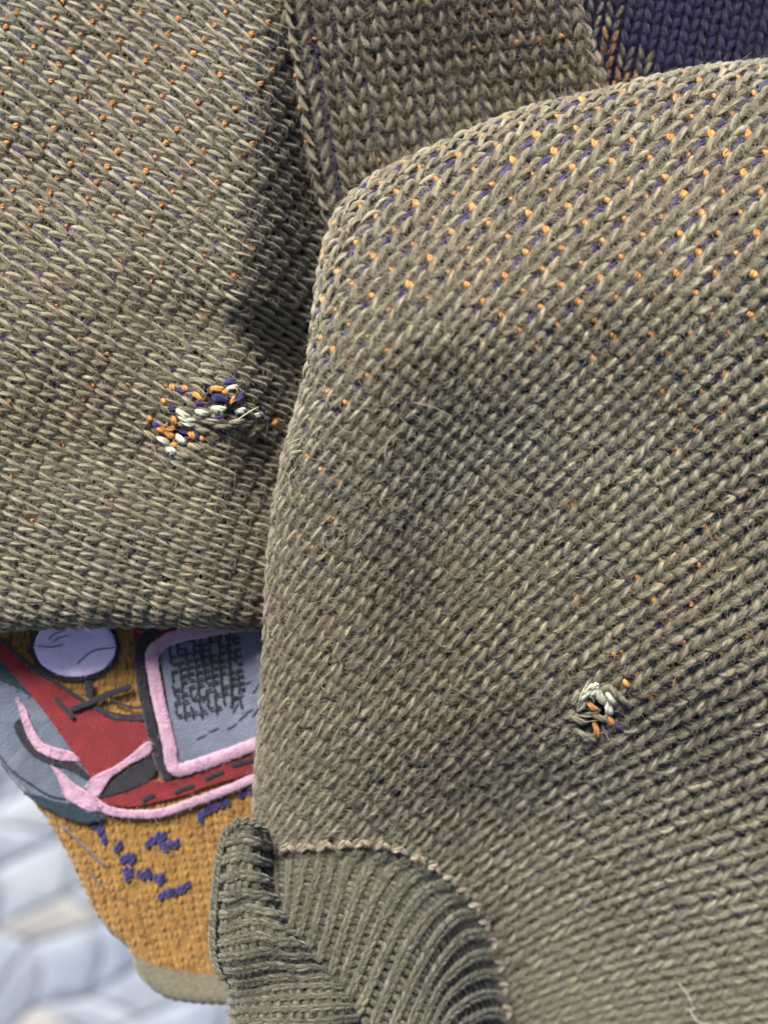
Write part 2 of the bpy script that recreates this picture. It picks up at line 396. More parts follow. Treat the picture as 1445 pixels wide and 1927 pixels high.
# --- sleeve fold on the left
A_bot = [(-200, 1176), (0, 1175), (150, 1171), (300, 1170), (420, 1174), (520, 1178), (700, 1176)]
eA = Edge(A_bot, 55, flip=True)
def hA(x, y):
    z = -165 + 110 * ss(.45 * x + y, -150, 700) - 60 * ss(y, 880, 1200)
    z = z - 26 * g2(x, y, 150, 385, 260, 40, -30)
    z = z - 48 * g2(x, y, 455, 630, 110, 42, -18)
    z = z + 26 * g2(x, y, 330, 500, 190, 60, -32)
    z = z + 24 * g2(x, y, 160, 640, 150, 90, -20)
    z = z - 26 * g2(x, y, 330, 900, 190, 60, -12)
    z = z + 12 * g2(x, y, 400, 770, 70, 30, 10)
    z = z - 16 * g2(x, y, 335, 815, 50, 30, 10)
    z = z - 270 * ss(x + .10 * (y - 400), 440, 640) * (1 - .6 * ss(y, 650, 1050))
    z = z + 6 * np.sin(x / 70 + y / 90)
    return z
hintsA = [(170, 180, -35, 34, 32), (50, 60, -33, 34, 32), (350, 100, -38, 33, 31), (450, 250, -42, 32, 31), (60, 450, -35, 32, 32), (300, 400, -36, 33, 32), (480, 480, -38, 30, 30),
          (100, 700, -25, 31, 31), (300, 650, -25, 30, 31), (500, 700, -35, 28, 30), (60, 950, -24, 29, 31), (250, 950, -23, 29, 31), (450, 950, -22, 29, 31), (120, 1120, -18, 28, 31),
          (400, 1120, -17, 28, 31), (560, 900, -25, 28, 31)]
pA = Panel('A', hintsA, hA, [eA], bbox=(-150, -150, 690, 1290), deg=4)
sleeveA = pA.sheet('sleeve', M['backing'], sweater, label='olive sleeve lying behind, with a torn darned patch')
holeA = lambda x, y: (((x - 330) / 36) ** 2 + ((y - 812) / 22) ** 2 < 1) | (((x - 415) / 42) ** 2 + ((y - 757) / 17) ** 2 < 1)
latA, seedA = knit(pA, sleeveA, M['olive'], skip=holeA, dirv=-1 if False else 1)

# --- olive body fold between the sleeves
eB1 = Edge([(520, -200), (535, 0), (556, 110), (575, 250), (600, 350), (640, 450), (700, 600)], 34, flip=True)
eB2 = Edge([(1055, -120), (1078, 0), (1100, 70), (1128, 150), (1150, 220), (1180, 330)], 42, flip=False)
def hB(x, y):
    return -85 - .34 * np.clip(y + 60, 0, 600) + 26 * np.exp(-((x - (566 + .17 * y)) / 26.) ** 2) + 14 * g2(x, y, 1010, 30, 60, 200) + 10 * np.sin((x - 560) / 95) - 20 * g2(x, y, 880, 160, 110, 90)
hintsB = [(560, 50, -80, 42, 30), (620, 300, -77, 40, 30), (800, 50, -87, 46, 30), (800, 250, -80, 44, 30), (1000, 50, -88, 40, 30), (1080, 100, -74, 34, 30), (1000, 250, -82, 42, 30)]
pB = Panel('B', hintsB, hB, [eB1, eB2], bbox=(480, -150, 1260, 520), deg=2)
foldB = pB.sheet('body_fold', M['backing'], sweater, label='shaded olive fold of the sweater between both sleeves')
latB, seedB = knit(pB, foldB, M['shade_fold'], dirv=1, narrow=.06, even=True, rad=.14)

# --- navy back panel, top right
def hE(x, y): return -260 + .05 * (x - 1200) + 8 * np.sin(x / 80)
hintsE = [(1150, 50, -100, 36, 24), (1400, 50, -102, 36, 24), (1250, 150, -100, 36, 24), (1500, 150, -103, 36, 24)]
pE = Panel('E', hintsE, hE, [], bbox=(1000, -150, 1600, 330), deg=2)
navy_panel = pE.sheet('navy_panel', M['backing'], sweater, label='dark navy knitted panel with brown and mustard points')
def colE(x, y):
    k = np.zeros(x.shape, int)
    ol = ((x < 1165) & (y > 5) & (y < 75)) | ((x < 1225) & (x > 1140) & (y >= 80) & (y < 165)) | (x < 1095)
    mu = ((x < 1150) & (y >= 60) & (y < 128)) | ((x < 1212) & (y >= 128))
    k[ol] = 1; k[mu] = 2; k[(x < 1215) & (y > 205)] = 1
    return k
_, seedE = knit(pE, navy_panel, [M['navy_panel'], M['brown_point'], M['mustard_point']], rad=.135, even=True, narrow=.05, colname=['navy_column', 'brown_point', 'mustard_point'], colour=colE, dirv=1)

# --- mustard front panel behind everything
ZF = -255.
F_left = [(-200, 1230), (-60, 1360), (0, 1426), (60, 1500), (110, 1572), (150, 1650), (172, 1700), (205, 1748), (245, 1786), (262, 1832), (300, 1868), (345, 1884), (425, 1889), (520, 1886), (700, 1860), (900, 1800)]
eF = Edge(F_left, 16, flip=True)
def hF(x, y): return ZF - 150 * (y - 1180) / 700 + 7 * np.sin(x / 130 + y / 240)
hintsF = [(100, 1300, -84, 21, 15), (300, 1300, -84, 21, 15), (300, 1600, -80, 21, 15), (400, 1750, -82, 20, 15), (450, 1300, -87, 21, 15), (260, 1750, -72, 19, 15)]
hem_line = [tuple(p) for p in bez([(180, 1735), (245, 1786), (290, 1812), (350, 1826), (420, 1833), (600, 1835), (800, 1830)], 30)]
hem_poly = hem_line + [(800, 2100), (100, 2100)]
pF = Panel('F', hintsF, hF, [eF], bbox=(-150, 1130, 700, 1960), deg=2, clip=lambda x, y: ~inpoly(x, y, hem_poly))
MUD = [(-60, 270), (0, 310), (100, 365), (180, 435), (260, 545), (350, 670), (425, 782), (410, 890), (460, 950), (400, 965), (280, 935), (160, 840), (60, 735), (-60, 600)]
MUD = [(x / 2.481, 1150 + y / 2.481) for x, y in MUD]
GLS = [(x / 2.481, 1150 + y / 2.481) for x, y in [(770, 150), (900, 60), (1500, 0), (1500, 540), (850, 700)]]
inpatch = lambda x, y: inpoly(x, y, MUD) | inpoly(x, y, GLS) | ((y > 1560) & inpoly(x, y, hem_poly))
pF.clip = lambda x, y: ~inpoly(x, y - 22, hem_poly)
front = pF.sheet('front_panel', M['mustard_sheet'], sweater, drop=0, step=4, label='mustard front panel with a red vehicle picture')
knit(pF, front, M['mustard'], even=True, narrow=.04, rad=.21, K=6, rings=5, plies=1, w0=-3.2, wamp=2.0, dirv=1, skip=inpatch)
hintsH = [(260, 1800, -62, 15, 13), (350, 1850, -66, 15, 13), (420, 1850, -70, 15, 13), (330, 1860, -65, 15, 13)]
pH = Panel('H', hintsH, hF, [eF], bbox=(120, 1700, 760, 1960), deg=1, clip=lambda x, y: inpoly(x, y, hem_poly))
hem = pH.sheet('hem', M['hem_knit'], sweater, drop=-2, step=4, label='plain olive hem band under the mustard knit')

# picture on the front panel (coordinates read off an enlargement)
cr = lambda p: [(x / 2.481, 1150 + y / 2.481) for x, y in p]
def rim(L, N, rad_, mat):
    n = len(L); i = 0
    while i < n - 3:
        t = np.linspace(i, min(i + 7, n - 1), 8); f = lambda A: np.stack([np.interp(t, np.arange(n), A[:, k_]) for k_ in range(A.shape[1])], -1)
        a_, b_ = f(L), f(N); RIM.setdefault(mat.name, []).append((a_[None], b_[None], np.full((1, 8), float(rad_)), mat)); i += 7
RIM = {}
def patch(name, mat, pts, w, thick=5, label=None, sub=3):
    """a padded felt piece following the panel: filled polygon with a rounded rim"""
    import bmesh
    P = np.array(cr(pts)); P = bez(np.vstack([P, P[:1]]), len(P) * sub)[:-1]
    P += rng.normal(0, .5, P.shape)
    c = P.mean(0); n = len(P)
    e = np.roll(P, -1, 0) - np.roll(P, 1, 0); nn = norm(np.stack([-e[:, 1], e[:, 0]], -1))
    area = .5 * np.sum(P[:, 0] * np.roll(P[:, 1], -1) - P[:, 1] * np.roll(P[:, 0], -1))
    if area < 0: nn = -nn
    rings = [(0, -6), (0, thick * .5), (1.2, thick * .85), (3, thick)]
    bm = bmesh.new(); vs = []
    for ins, h in [(i_, h_ * .55) for i_, h_ in rings]:
        q = P + nn * ins; L, _ = pF.lift(q, np.full(n, w + h + 3, float)); vs.append([bm.verts.new(p) for p in Wd(L)])
    rim(np.vstack([L, L[:1]]), np.tile([0, 0, 1.], (n + 1, 1)), 1.0, mat)
    for a, b in zip(vs[:-1], vs[1:]):
        for i in range(n): bm.faces.new((a[i], a[(i + 1) % n], b[(i + 1) % n], b[i]))
    f = bm.faces.new(vs[-1]); bmesh.ops.triangulate(bm, faces=[f])
    bmesh.ops.recalc_face_normals(bm, faces=bm.faces)
    me = bpy.data.meshes.new(name); bm.to_mesh(me); bm.free()
    a = me.attributes.new('fib', 'FLOAT', 'POINT'); a.data.foreach_set('value', rng.uniform(0, 1, len(me.vertices)).astype(np.float32))
    me.materials.append(mat); o = bpy.data.objects.new(name, me); COL.objects.link(o); o.parent = front
    if label: o['label'] = label
    return o
def stroke(name, mat, pts, width, w, flat=.3, label=None, m=None, pan=None, taper=.0):
    P = np.array(cr(pts)); m = m or max(10, len(P) * 7); q = bez(P, m); q += rng.normal(0, .4, q.shape)
    L, N = (pan or pF).lift(q, np.full(m, float(w) + 3))
    t = np.linspace(-1, 1, m); r = width / 2.481 / 2 * (1 - taper * abs(t) ** 2) * (1 + rng.normal(0, .04, m)); r[0] *= .35; r[-1] *= .35
    if width > 40: rim(L, N, width / 2.481 / 2 * .8, mat)
    V, F, fb = tubes(L[None], N[None], r[None], K=12, flute=.07, flat=flat)
    o = raw_mesh(name, Wd(V), F, fb, mat, front)
    if label: o['label'] = label
    return o
el_ = lambda cx, cy, rx, ry, n=18: [(cx + rx * math.cos(i / n * 2 * math.pi), cy + ry * math.sin(i / n * 2 * math.pi)) for i in range(n)]
patch('headlamp_rim', M['black'], el_(352, 165, 212, 160), 5, 4, sub=2)
patch('headlamp', M['lilac'], el_(354, 160, 190, 143), 8, 6, sub=2)
for pl in ([(180, 152), (230, 160), (300, 150)], [(232, 125), (255, 100), (312, 78)], [(250, 140), (275, 118), (320, 108)], [(362, 238), (420, 188), (460, 172), (542, 160)]):
    stroke('dark_thread', M['black'], pl, 5, 15)
patch('red_bodywork', M['red'], [(-60, 80), (0, 135), (60, 190), (140, 275), (280, 350), (360, 410), (450, 460), (520, 500), (670, 512), (700, 600), (640, 645), (430, 782), (350, 665), (270, 560), (140, 380), (60, 290), (-60, 190)], 5, 5)
stroke('black_outline', M['black'], [(-60, 60), (0, 118), (130, 236), (300, 352), (460, 452), (540, 492), (680, 500)], 17, 9)
stroke('black_outline', M['black'], [(445, 440), (500, 462), (580, 482), (675, 482)], 14, 9)
patch('teal_shadow', M['teal'], [(-60, 180), (0, 225), (70, 300), (150, 395), (60, 345), (-60, 290)], 7, 4)
patch('grey_mudguard', M['slate'], [(-60, 260), (0, 300), (100, 355), (180, 425), (260, 535), (350, 660), (432, 782), (400, 830), (420, 900), (480, 955), (400, 978), (280, 945), (160, 850), (60, 745), (-60, 610)], 6, 5)
patch('teal_shadow', M['teal'], [(130, 830), (230, 870), (320, 890), (400, 885), (470, 930), (490, 960), (440, 978), (360, 976), (270, 940), (190, 885)], 11, 4)
stroke('black_outline', M['black'], [(-30, 610), (60, 720), (150, 800), (230, 850), (320, 870)], 7, 13)
stroke('black_outline', M['black'], [(20, 690), (100, 790), (180, 870), (290, 945), (420, 985)], 8, 12)
patch('black_swoosh', M['black'], [(66, 525), (90, 498), (118, 530), (150, 600), (200, 650), (270, 680), (350, 700), (425, 765), (410, 785), (330, 735), (240, 708), (160, 665), (100, 605)], 11, 3)
patch('pink_highlight', M['pink'], [(76, 398), (115, 435), (150, 515), (195, 600), (245, 628), (335, 650), (368, 690), (300, 690), (215, 665), (150, 615), (112, 520)], 13, 3)
patch('pink_highlight', M['pink'], [(240, 712), (300, 750), (355, 805), (420, 840), (470, 900), (430, 930), (350, 890), (308, 862), (280, 790)], 13, 3)
patch('black_lower_shape', M['black'], [(455, 866), (520, 795), (640, 705), (712, 670), (735, 720), (700, 785), (600, 832), (520, 858)], 7, 4)
patch('red_sill', M['red'], [(460, 872), (600, 838), (700, 785), (800, 790), (1000, 725), (1400, 590), (1400, 680), (1000, 805), (830, 862), (650, 905), (520, 905)], 5, 4)
patch('red_corner', M['red'], [(620, 110), (660, 60), (900, 20), (1100, 30), (900, 80), (700, 120), (640, 190)], 4, 4)
patch('grey_windscreen', M['grey'], [(745, 165), (880, 100), (1100, 50), (1450, 20), (1450, 540), (1250, 590), (1050, 660), (830, 715), (790, 450)], 5, 4)
stroke('pink_frame', M['pink'], [(1400, 25), (1100, 62), (960, 86), (810, 120), (735, 165), (712, 210), (728, 330), (757, 470), (790, 610), (815, 728), (905, 715), (1060, 662), (1260, 590), (1430, 540)], 64, 11, m=120)
stroke('black_pillar', M['black'], [(745, 60), (690, 100), (655, 180), (662, 320), (690, 460), (712, 570), (745, 690), (790, 780)], 52, 9, m=70)
patch('pink_moulding', M['pink'], [(400, 812), (440, 765), (560, 705), (690, 602), (716, 630), (690, 665), (600, 712), (520, 772), (462, 856), (425, 862)], 12, 4)
stroke('pink_moulding', M['pink'], [(425, 865), (500, 918), (620, 940), (760, 930), (900, 882), (1040, 832), (1250, 745), (1400, 690)], 44, 12, m=70)
for a, b in (((815, 842), (905, 806)), ((955, 778), (1045, 742)), ((1080, 716), (1210, 686)), ((660, 885), (720, 850))):
    stroke('black_dash', M['black'], [a, ((a[0] + b[0]) / 2, (a[1] + b[1]) / 2 - 4), b], 22, 9)
# handlebar
stroke('black_handlebar', M['black'], [(415, 318), (418, 360), (420, 400)], 36, 14)
stroke('black_handlebar', M['black'], [(330, 452), (420, 420), (510, 380), (618, 342)], 32, 15)
stroke('black_handlebar', M['black'], [(258, 392), (300, 440), (348, 492)], 22, 15)
stroke('black_outline', M['black'], [(510, 385), (550, 420), (640, 445), (690, 430)], 12, 11)
# dark cross stitching of the windscreen
k = 0
for r in range(12):
    for c in range(9):
        x = 790 + c * 37 + rng.normal(0, 1.5) + r * 3; y = 150 + r * 30 - c * 8 + rng.normal(0, 1.5)
        if rng.random() < .88 - .05 * max(0, r - 6) * (1 + c * .2): stroke('dark_stitch', M['black'], [(x, y), (x + 14, y - 1), (x + 30, y - 6)], 12, 12, m=6)
        if rng.random() < .82: stroke('dark_stitch', M['black'], [(x, y), (x + 2, y + 14), (x + 3, y + 28)], 11, 11, m=6)
for x, yt, yb in ((985, 90, 300), (1030, 80, 380), (1075, 70, 400), (940, 100, 250)):
    stroke('dark_stitch', M['black'], [(x, yt), (x - 6, (yt + yb) / 2), (x + 6, yb)], 9, 13)
for i in range(14):
    x, y = rng.uniform(900, 1200), rng.uniform(330, 600); a = rng.uniform(.3, 1.3)
    stroke('dark_stitch', M['slate'], [(x, y), (x + 25 * math.cos(a), y - 22 * math.sin(a)), (x + 60 * math.cos(a), y - 60 * math.sin(a))], 9, 10, taper=.5)
# grain of brown lines in the mustard beside the lamp
for i in range(26):
    x, y = random.choice([(rng.uniform(20, 150), rng.uniform(75, 180)), (rng.uniform(560, 650), rng.uniform(75, 430)), (rng.uniform(200, 400), rng.uniform(320, 345)), (rng.uniform(470, 640), rng.uniform(280, 440))])
    stroke('brown_stitch', M['black'], [(x, y), (x + 3, y + 14), (x - 4, y + 30)], 8, 7, m=6, taper=.4)
# navy stitches knitted into the mustard
NV = [(935, 950), (935, 970), (955, 935), (975, 925), (985, 908), (1005, 915), (1020, 895), (1040, 900), (1050, 880), (1062, 890), (1125, 855), (1145, 838), (1165, 835), (1185, 820), (1205, 815),
      (690, 1085), (708, 1070), (728, 1062), (740, 1048), (752, 1075), (768, 1092), (772, 1108), (790, 1085), (810, 1090), (828, 1078), (765, 1045),
      (435, 995), (455, 1005), (470, 1018), (470, 1036), (482, 1050), (490, 1068), (545, 1108), (560, 1090), (572, 1158), (590, 1145), (608, 1162), (622, 1148),
      (590, 1210), (592, 1228), (596, 1248), (612, 1215), (650, 1226), (668, 1234), (688, 1216), (696, 1232), (732, 1245), (748, 1262), (755, 1240),
      (752, 1330), (770, 1318), (795, 1308), (815, 1312), (838, 1300), (858, 1290), (876, 1276)]
for x, y in NV:
    px, py = cr([(x, y)])[0]
    strand(pF, 'navy_stitch', M['navy'], front, px, py, 75 + rng.normal(0, 16), 16, 6.2, w=1.5, plies=2, arch=2, K=6)
stroke('grey_thread', M['slate'], [(285, 992), (350, 1050), (420, 1120), (490, 1186)], 9, 7)
stroke('grey_thread', M['slate'], [(415, 1206), (450, 1250), (486, 1286)], 7, 7)
stroke('grey_thread', M['slate'], [(55, 805), (68, 815), (80, 828)], 8, 7)

# ------------------------------------------------------------------ ribbed cuff
c2 = lambda p: [(400 + x / 2.408, 1500 + y / 2.408) for x, y in p]
ribs = [  # each rib from the seam down to the crease
    [(215, 225), (222, 300), (232, 390), (262, 480)],
    [(285, 228), (290, 330), (285, 430), (292, 540)],
    [(345, 232), (350, 330), (340, 450), (325, 580)],
    [(418, 240), (405, 330), (375, 460), (345, 600)],
    [(490, 236), (475, 340), (430, 480), (385, 640)],
    [(565, 232), (525, 350), (480, 500), (430, 690)],
    [(655, 226), (590, 360), (540, 530), (478, 745)],
    [(762, 246), (680, 370), (605, 560), (535, 800)],
    [(872, 268), (765, 390), (670, 590), (580, 850)],
    [(960, 308), (850, 410), (735, 610), (610, 920)],
    [(1050, 370), (920, 460), (800, 650), (650, 990)],
    [(1140, 425), (1000, 510), (870, 690), (715, 1060)],
    [(1200, 500), (1050, 570), (925, 760), (790, 1100)],
    [(1240, 590), (1090, 655), (965, 830), (850, 1130)],
    [(1280, 690), (1130, 740), (990, 890), (905, 1160)],
    [(1308, 790), (1150, 820), (1010, 950), (955, 1190)],
    [(1330, 890), (1180, 905), (1040, 1010), (1000, 1200)],
    [(1348, 990), (1200, 985), (1070, 1080), (1040, 1210)],
    [(1360, 1100), (1220, 1080), (1100, 1150), (1080, 1230)]]
RB = np.array([bez(c2(r), 24) for r in ribs])            # (nr,24,2)
class RibPanel:
    """a sheet ruled by rib lines: u = rib number, v = 0..1 along it"""
    edges = ()
    def __init__(s, L, zf): s.L = L; s.zf = zf; s.nr, s.nv = L.shape[:2]
    def q(s, u, v):
        u = np.clip(u, -.9, s.nr - .1); i = np.clip(np.floor(u).astype(int), 0, s.nr - 2); f = (u - i)[..., None]
        vv = np.clip(v, 0, 1) * (s.nv - 1); j = np.clip(np.floor(vv).astype(int), 0, s.nv - 2); g = (vv - j)[..., None]
        L = s.L; return (L[i, j] * (1 - f) + L[i + 1, j] * f) * (1 - g) + (L[i, j + 1] * (1 - f) + L[i + 1, j + 1] * f) * g
    def F(s, u, v):
        q = s.q(u, v); return np.concatenate([q, s.zf(u, v, q[..., 0], q[..., 1])[..., None]], -1)
    def lift(s, u, v, w):
        a = s.F(u, v); e = .02; sg = np.where(u > s.nr - 1.2, -1, 1); sh = np.where(v > .9, -1, 1)
        bu = (s.F(u + e * sg, v) - a) * sg[..., None]; bv = (s.F(u, v + e * sh) - a) * sh[..., None]
        n = norm(np.cross(bu, bv)); n = n * np.where(n[..., 2:] < 0, -1, 1)
        return a + n * np.asarray(w)[..., None], n
def rib_sheet(pan, name, mat, parent, nu=90, nv=50, drop=8, label=None, u0=-.7):
    u, v = np.meshgrid(np.linspace(u0, pan.nr - .4, nu), np.linspace(0, 1, nv)); P, _ = pan.lift(u, v, np.full(u.shape, -float(drop)))
    i = (np.arange(nv - 1)[:, None] * nu + np.arange(nu - 1)[None]).ravel()
    o = raw_mesh(name, Wd(P.reshape(-1, 3)), np.stack([i, i + nu, i + nu + 1, i + 1], -1), rng.uniform(0, 1, nu * nv), mat, parent)
    if label: o['label'] = label
    return o
def rib_knit(pan, parent, mat, pitch=15, ridge=9, name='rib', u_off=(0, .5)):
    acc = []
    for r in range(pan.nr):
        ln = np.linalg.norm(np.diff(pan.L[r], axis=0), axis=1).sum(); n = max(4, int(ln / pitch))
        Cs, Ns, Rs = [], [], []
        vj = (np.arange(n) + .5) / n; rings = 6; t = np.linspace(0, 1, rings)
        gap = np.linalg.norm(pan.q(np.full(n, r + .45), vj) - pan.q(np.full(n, r + .05), vj), axis=1) / .4
        for sd in (-1, 1):                       # the raised knit column: narrow V
            u = r + sd * (.20 * (1 - t) + .05 * t)[None] + rng.normal(0, .015, (n, 1)); v = vj[:, None] + (.75 - 1.5 * t)[None] * -1 / n
            P, N = pan.lift(u + 0 * v, np.clip(v, 0, 1), ridge + 4 * np.sin(np.pi * t)[None] + 0 * v)
            Cs.append(P); Ns.append(N); Rs.append((gap[:, None] * .135).clip(2.2, 7) * (.7 + .4 * np.sin(np.pi * t))[None])
        # the sunken purl bumps beside it: short loops lying across
        u = r + .5 + (np.linspace(-.30, .30, rings))[None] + rng.normal(0, .02, (n, 1)); v = vj[:, None] + (.25 * np.sin(np.pi * t) / n)[None] + rng.normal(0, .1 / n, (n, 1))
        P, N = pan.lift(u, np.clip(v, 0, 1), ridge - 7.5 + 4 * np.sin(np.pi * t)[None] + 0 * v)
        if r < pan.nr - 1:
            Cs.append(P); Ns.append(N); Rs.append(np.full((n, rings), min(6.6, pitch * .50)) * (.7 + .4 * np.sin(np.pi * t))[None])
        c_, n_, r_ = np.concatenate(Cs), np.concatenate(Ns), np.concatenate(Rs); acc.append((c_, n_, r_))
        V, F, fb = tubes(c_, n_, r_, K=8)
        raw_mesh(name, Wd(V), F, fb, mat, parent)
    return tuple(np.concatenate([a[i] for a in acc]) for i in range(3))
def zcuff(u, v, x, y):
    return hC(x, y) * (1 - ss(v, .12, 1.05)) - 5 * ss(v, 0, .08) - 130 * ss(v, .22, 1.08) + 14 * np.sin(np.pi * np.clip(v * 1.3, 0, 1)) * (u > 3) - 40 * (1 - ss(u, -.5, 2.5)) * (1 - .6 * v)
pR = RibPanel(RB, zcuff)
cuff = rib_sheet(pR, 'cuff', M['cuff_inside'], sweater, label='ribbed olive cuff gathered below the pale seam')
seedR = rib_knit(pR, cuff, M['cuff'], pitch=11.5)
# pale seam stitches in pairs along the join
sp = bez(seam, 400); sl = np.concatenate([[0], np.cumsum(np.linalg.norm(np.diff(sp, axis=0), axis=1))])
class OnC:      # seam stitches lie on the sleeve surface
    def lift(s, q, w):
        P = np.concatenate([q, (hC(q[..., 0], q[..., 1]) + w)[..., None]], -1); N = np.zeros_like(P); N[..., 2] = 1; return P, N
oc = OnC()
d = 70.; k = 0
while d < sl[-1] - 60:
    i = np.searchsorted(sl, d); p = sp[i]; tg = norm(sp[min(i + 4, 399)] - sp[i - 4]); a = math.degrees(math.atan2(-tg[1], tg[0]))
    strand(oc, 'pale_seam_stitch', M['rose'], cuff, p[0] - tg[0] * 6, p[1] - tg[1] * 6, a + 50 + rng.normal(0, 8), 20, 4.8, w=19, plies=2, arch=4)
    strand(oc, 'pale_seam_stitch', M['rose'], cuff, p[0] + tg[0] * 7, p[1] + tg[1] * 7, a - 35 + rng.normal(0, 8), 19, 4.6, w=19, plies=2, arch=4)
    strand(oc, 'seam_edge_loop', M['olive'], cuff, p[0] + tg[0] * 22, p[1] + tg[1] * 22, a + 60, 24, 6, w=7, plies=2, arch=4)
    d += 36 if d < 520 else 44

# turned-back end of the cuff on the left: ribs run across
cf = [(1, 560), (1, 640), (1, 700)]
foldr = [
    [(60, 175), (88, 148), (150, 135), (195, 150)],
    [(48, 230), (80, 205), (140, 195), (200, 215)],
    [(38, 300), (78, 285), (140, 275), (205, 300)],
    [(28, 380), (75, 370), (140, 355), (222, 385)],
    [(22, 455), (72, 450), (150, 430), (255, 470)],
    [(15, 530), (75, 530), (170, 505), (300, 560)],
    [(12, 600), (80, 605), (200, 575), (350, 640)],
    [(12, 660), (85, 665), (230, 630), (400, 690)],
    [(20, 720), (95, 722), (260, 690), (440, 740)],
    [(45, 775), (120, 775), (290, 750), (480, 790)],
    [(62, 825), (140, 828), (320, 810), (530, 840)],
    [(66, 875), (150, 880), (350, 865), (575, 880)],
    [(68, 925), (160, 930), (370, 920), (590, 920)],
    [(70, 975), (165, 980), (380, 972), (605, 960)],
    [(72, 1025), (170, 1030), (390, 1022), (625, 1005)],
    [(74, 1075), (170, 1080), (400, 1072), (640, 1060)],
    [(76, 1130), (170, 1135), (400, 1130), (655, 1120)]]
foldr = [[(r[0][0] + 24, r[0][1]), (r[1][0] + 12, r[1][1]), r[2], r[3], (r[3][0] + 90, r[3][1] + 25)] for r in foldr]
RF = np.array([bez(c2(r), 28) for r in foldr])
def zfold(u, v, x, y):
    return -88 - 42 * np.clip(1 - v / .22, 0, 1) ** 2 * 2 - 150 * ss(v, .62, 1.0) - 40 * (1 - ss(u, -1, 4)) + 18 * np.sin(u * .9 + v * 3) * ss(u, 3, 7)
pL = RibPanel(RF, zfold)
cuff_end = rib_sheet(pL, 'cuff_end', M['cuff_inside'], sweater, label='bunched open end of the ribbed cuff')
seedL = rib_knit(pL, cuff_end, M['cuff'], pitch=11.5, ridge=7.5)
# inner lip of the opening: narrow dark rolled edge left of the bunch
lip = bez(c2([(205, 158), (160, 140), (112, 152), (78, 205), (58, 320), (44, 450), (34, 600), (36, 700), (54, 770), (82, 830)]), 60)
class OnLip:
    def __init__(s, z): s.z = z
    def lift(s, q, w):
        P = np.concatenate([q, (s.z + w + 0 * q[..., 0])[..., None]], -1); N = np.zeros_like(P); N[..., 2] = 1; return P, N
ll = np.concatenate([[0], np.cumsum(np.linalg.norm(np.diff(lip, axis=0), axis=1))])
for off, zz in ((-5, -150), (5, -126), (14, -112)):
    for dd in np.arange(4, ll[-1] - 4, 10.5):
        p = np.array([np.interp(dd, ll, lip[:, 0]), np.interp(dd, ll, lip[:, 1])]); p2 = np.array([np.interp(dd + 3, ll, lip[:, 0]), np.interp(dd + 3, ll, lip[:, 1])])
        tg = norm(p2 - p); nn_ = np.array([tg[1], -tg[0]]); a = math.degrees(math.atan2(-tg[1], tg[0])); p = p + nn_ * -off
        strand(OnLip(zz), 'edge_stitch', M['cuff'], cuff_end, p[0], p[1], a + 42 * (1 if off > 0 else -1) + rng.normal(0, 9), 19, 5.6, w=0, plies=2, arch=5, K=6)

# ------------------------------------------------------------------ orange and navy backing yarn showing between the stitches
def gap_yarn(pan, lat, parent, w=1.5, rad=2.8):
    """the dark navy yarn that runs up behind each gap between two columns"""
    U, V, q = lat; ok = pan.inside(q); U, V, q = U[ok], V[ok], q[ok]; Ji = np.linalg.inv(pan.jac(q)); g = q + Ji[:, :, 0] * .5
    ok = pan.inside(g)
    if pan is pC: ok &= ~inpoly(g[:, 0] + 4, g[:, 1] - 4, seam_poly)
    U, V, g = U[ok], V[ok], g[ok]
    for u in np.unique(U):
        m = np.where(U == u)[0]; m = m[np.argsort(V[m])]; cut = np.where(np.diff(V[m]) > 2)[0] + 1
        for part in np.split(m, cut):
            if len(part) < 4: continue
            n = len(part) * 3; c = bez(g[part], n); P, N = pan.lift(c, w + rng.normal(0, .5, n))
            Vt, F, fb = tubes(P[None], N[None], (rad * rng.uniform(.8, 1.2, n))[None], K=6, flute=.15)
            raw_mesh('backing_yarn', Wd(Vt), F, fb, M['navy'], parent)
gap_yarn(pC, latC, sleeve); gap_yarn(pA, latA, sleeveA); gap_yarn(pB, latB, foldB)
def vis_C(x, y):
    v = .95 * ss(-(y - .10 * x), -760, -420) + .75 * g2(x, y, 590, 880, 60, 170, -12) + .45 * g2(x, y, 1300, 900, 160, 280) + .7 * g2(x, y, 1200, 1270, 55, 50) + .45 * g2(x, y, 1080, 1160, 160, 90)
    return np.clip(v, 0, 1) + .05
def vis_A(x, y):
    v = .95 * ss(-(y + .2 * x), -620, -250) + .5 * g2(x, y, 330, 420, 190, 70, -35) + .5 * g2(x, y, 500, 580, 60, 50) + .55 * g2(x, y, 120, 700, 190, 90, -10) + .35 * g2(x, y, 120, 950, 200, 60, -15)
    return np.clip(v, 0, 1) + .04
def vis_B(x, y):
    return np.clip(.9 * g2(x, y, 596, 170, 18, 130, 0) + .75 * g2(x, y, 1000, 60, 90, 70), 0, 1) + .02
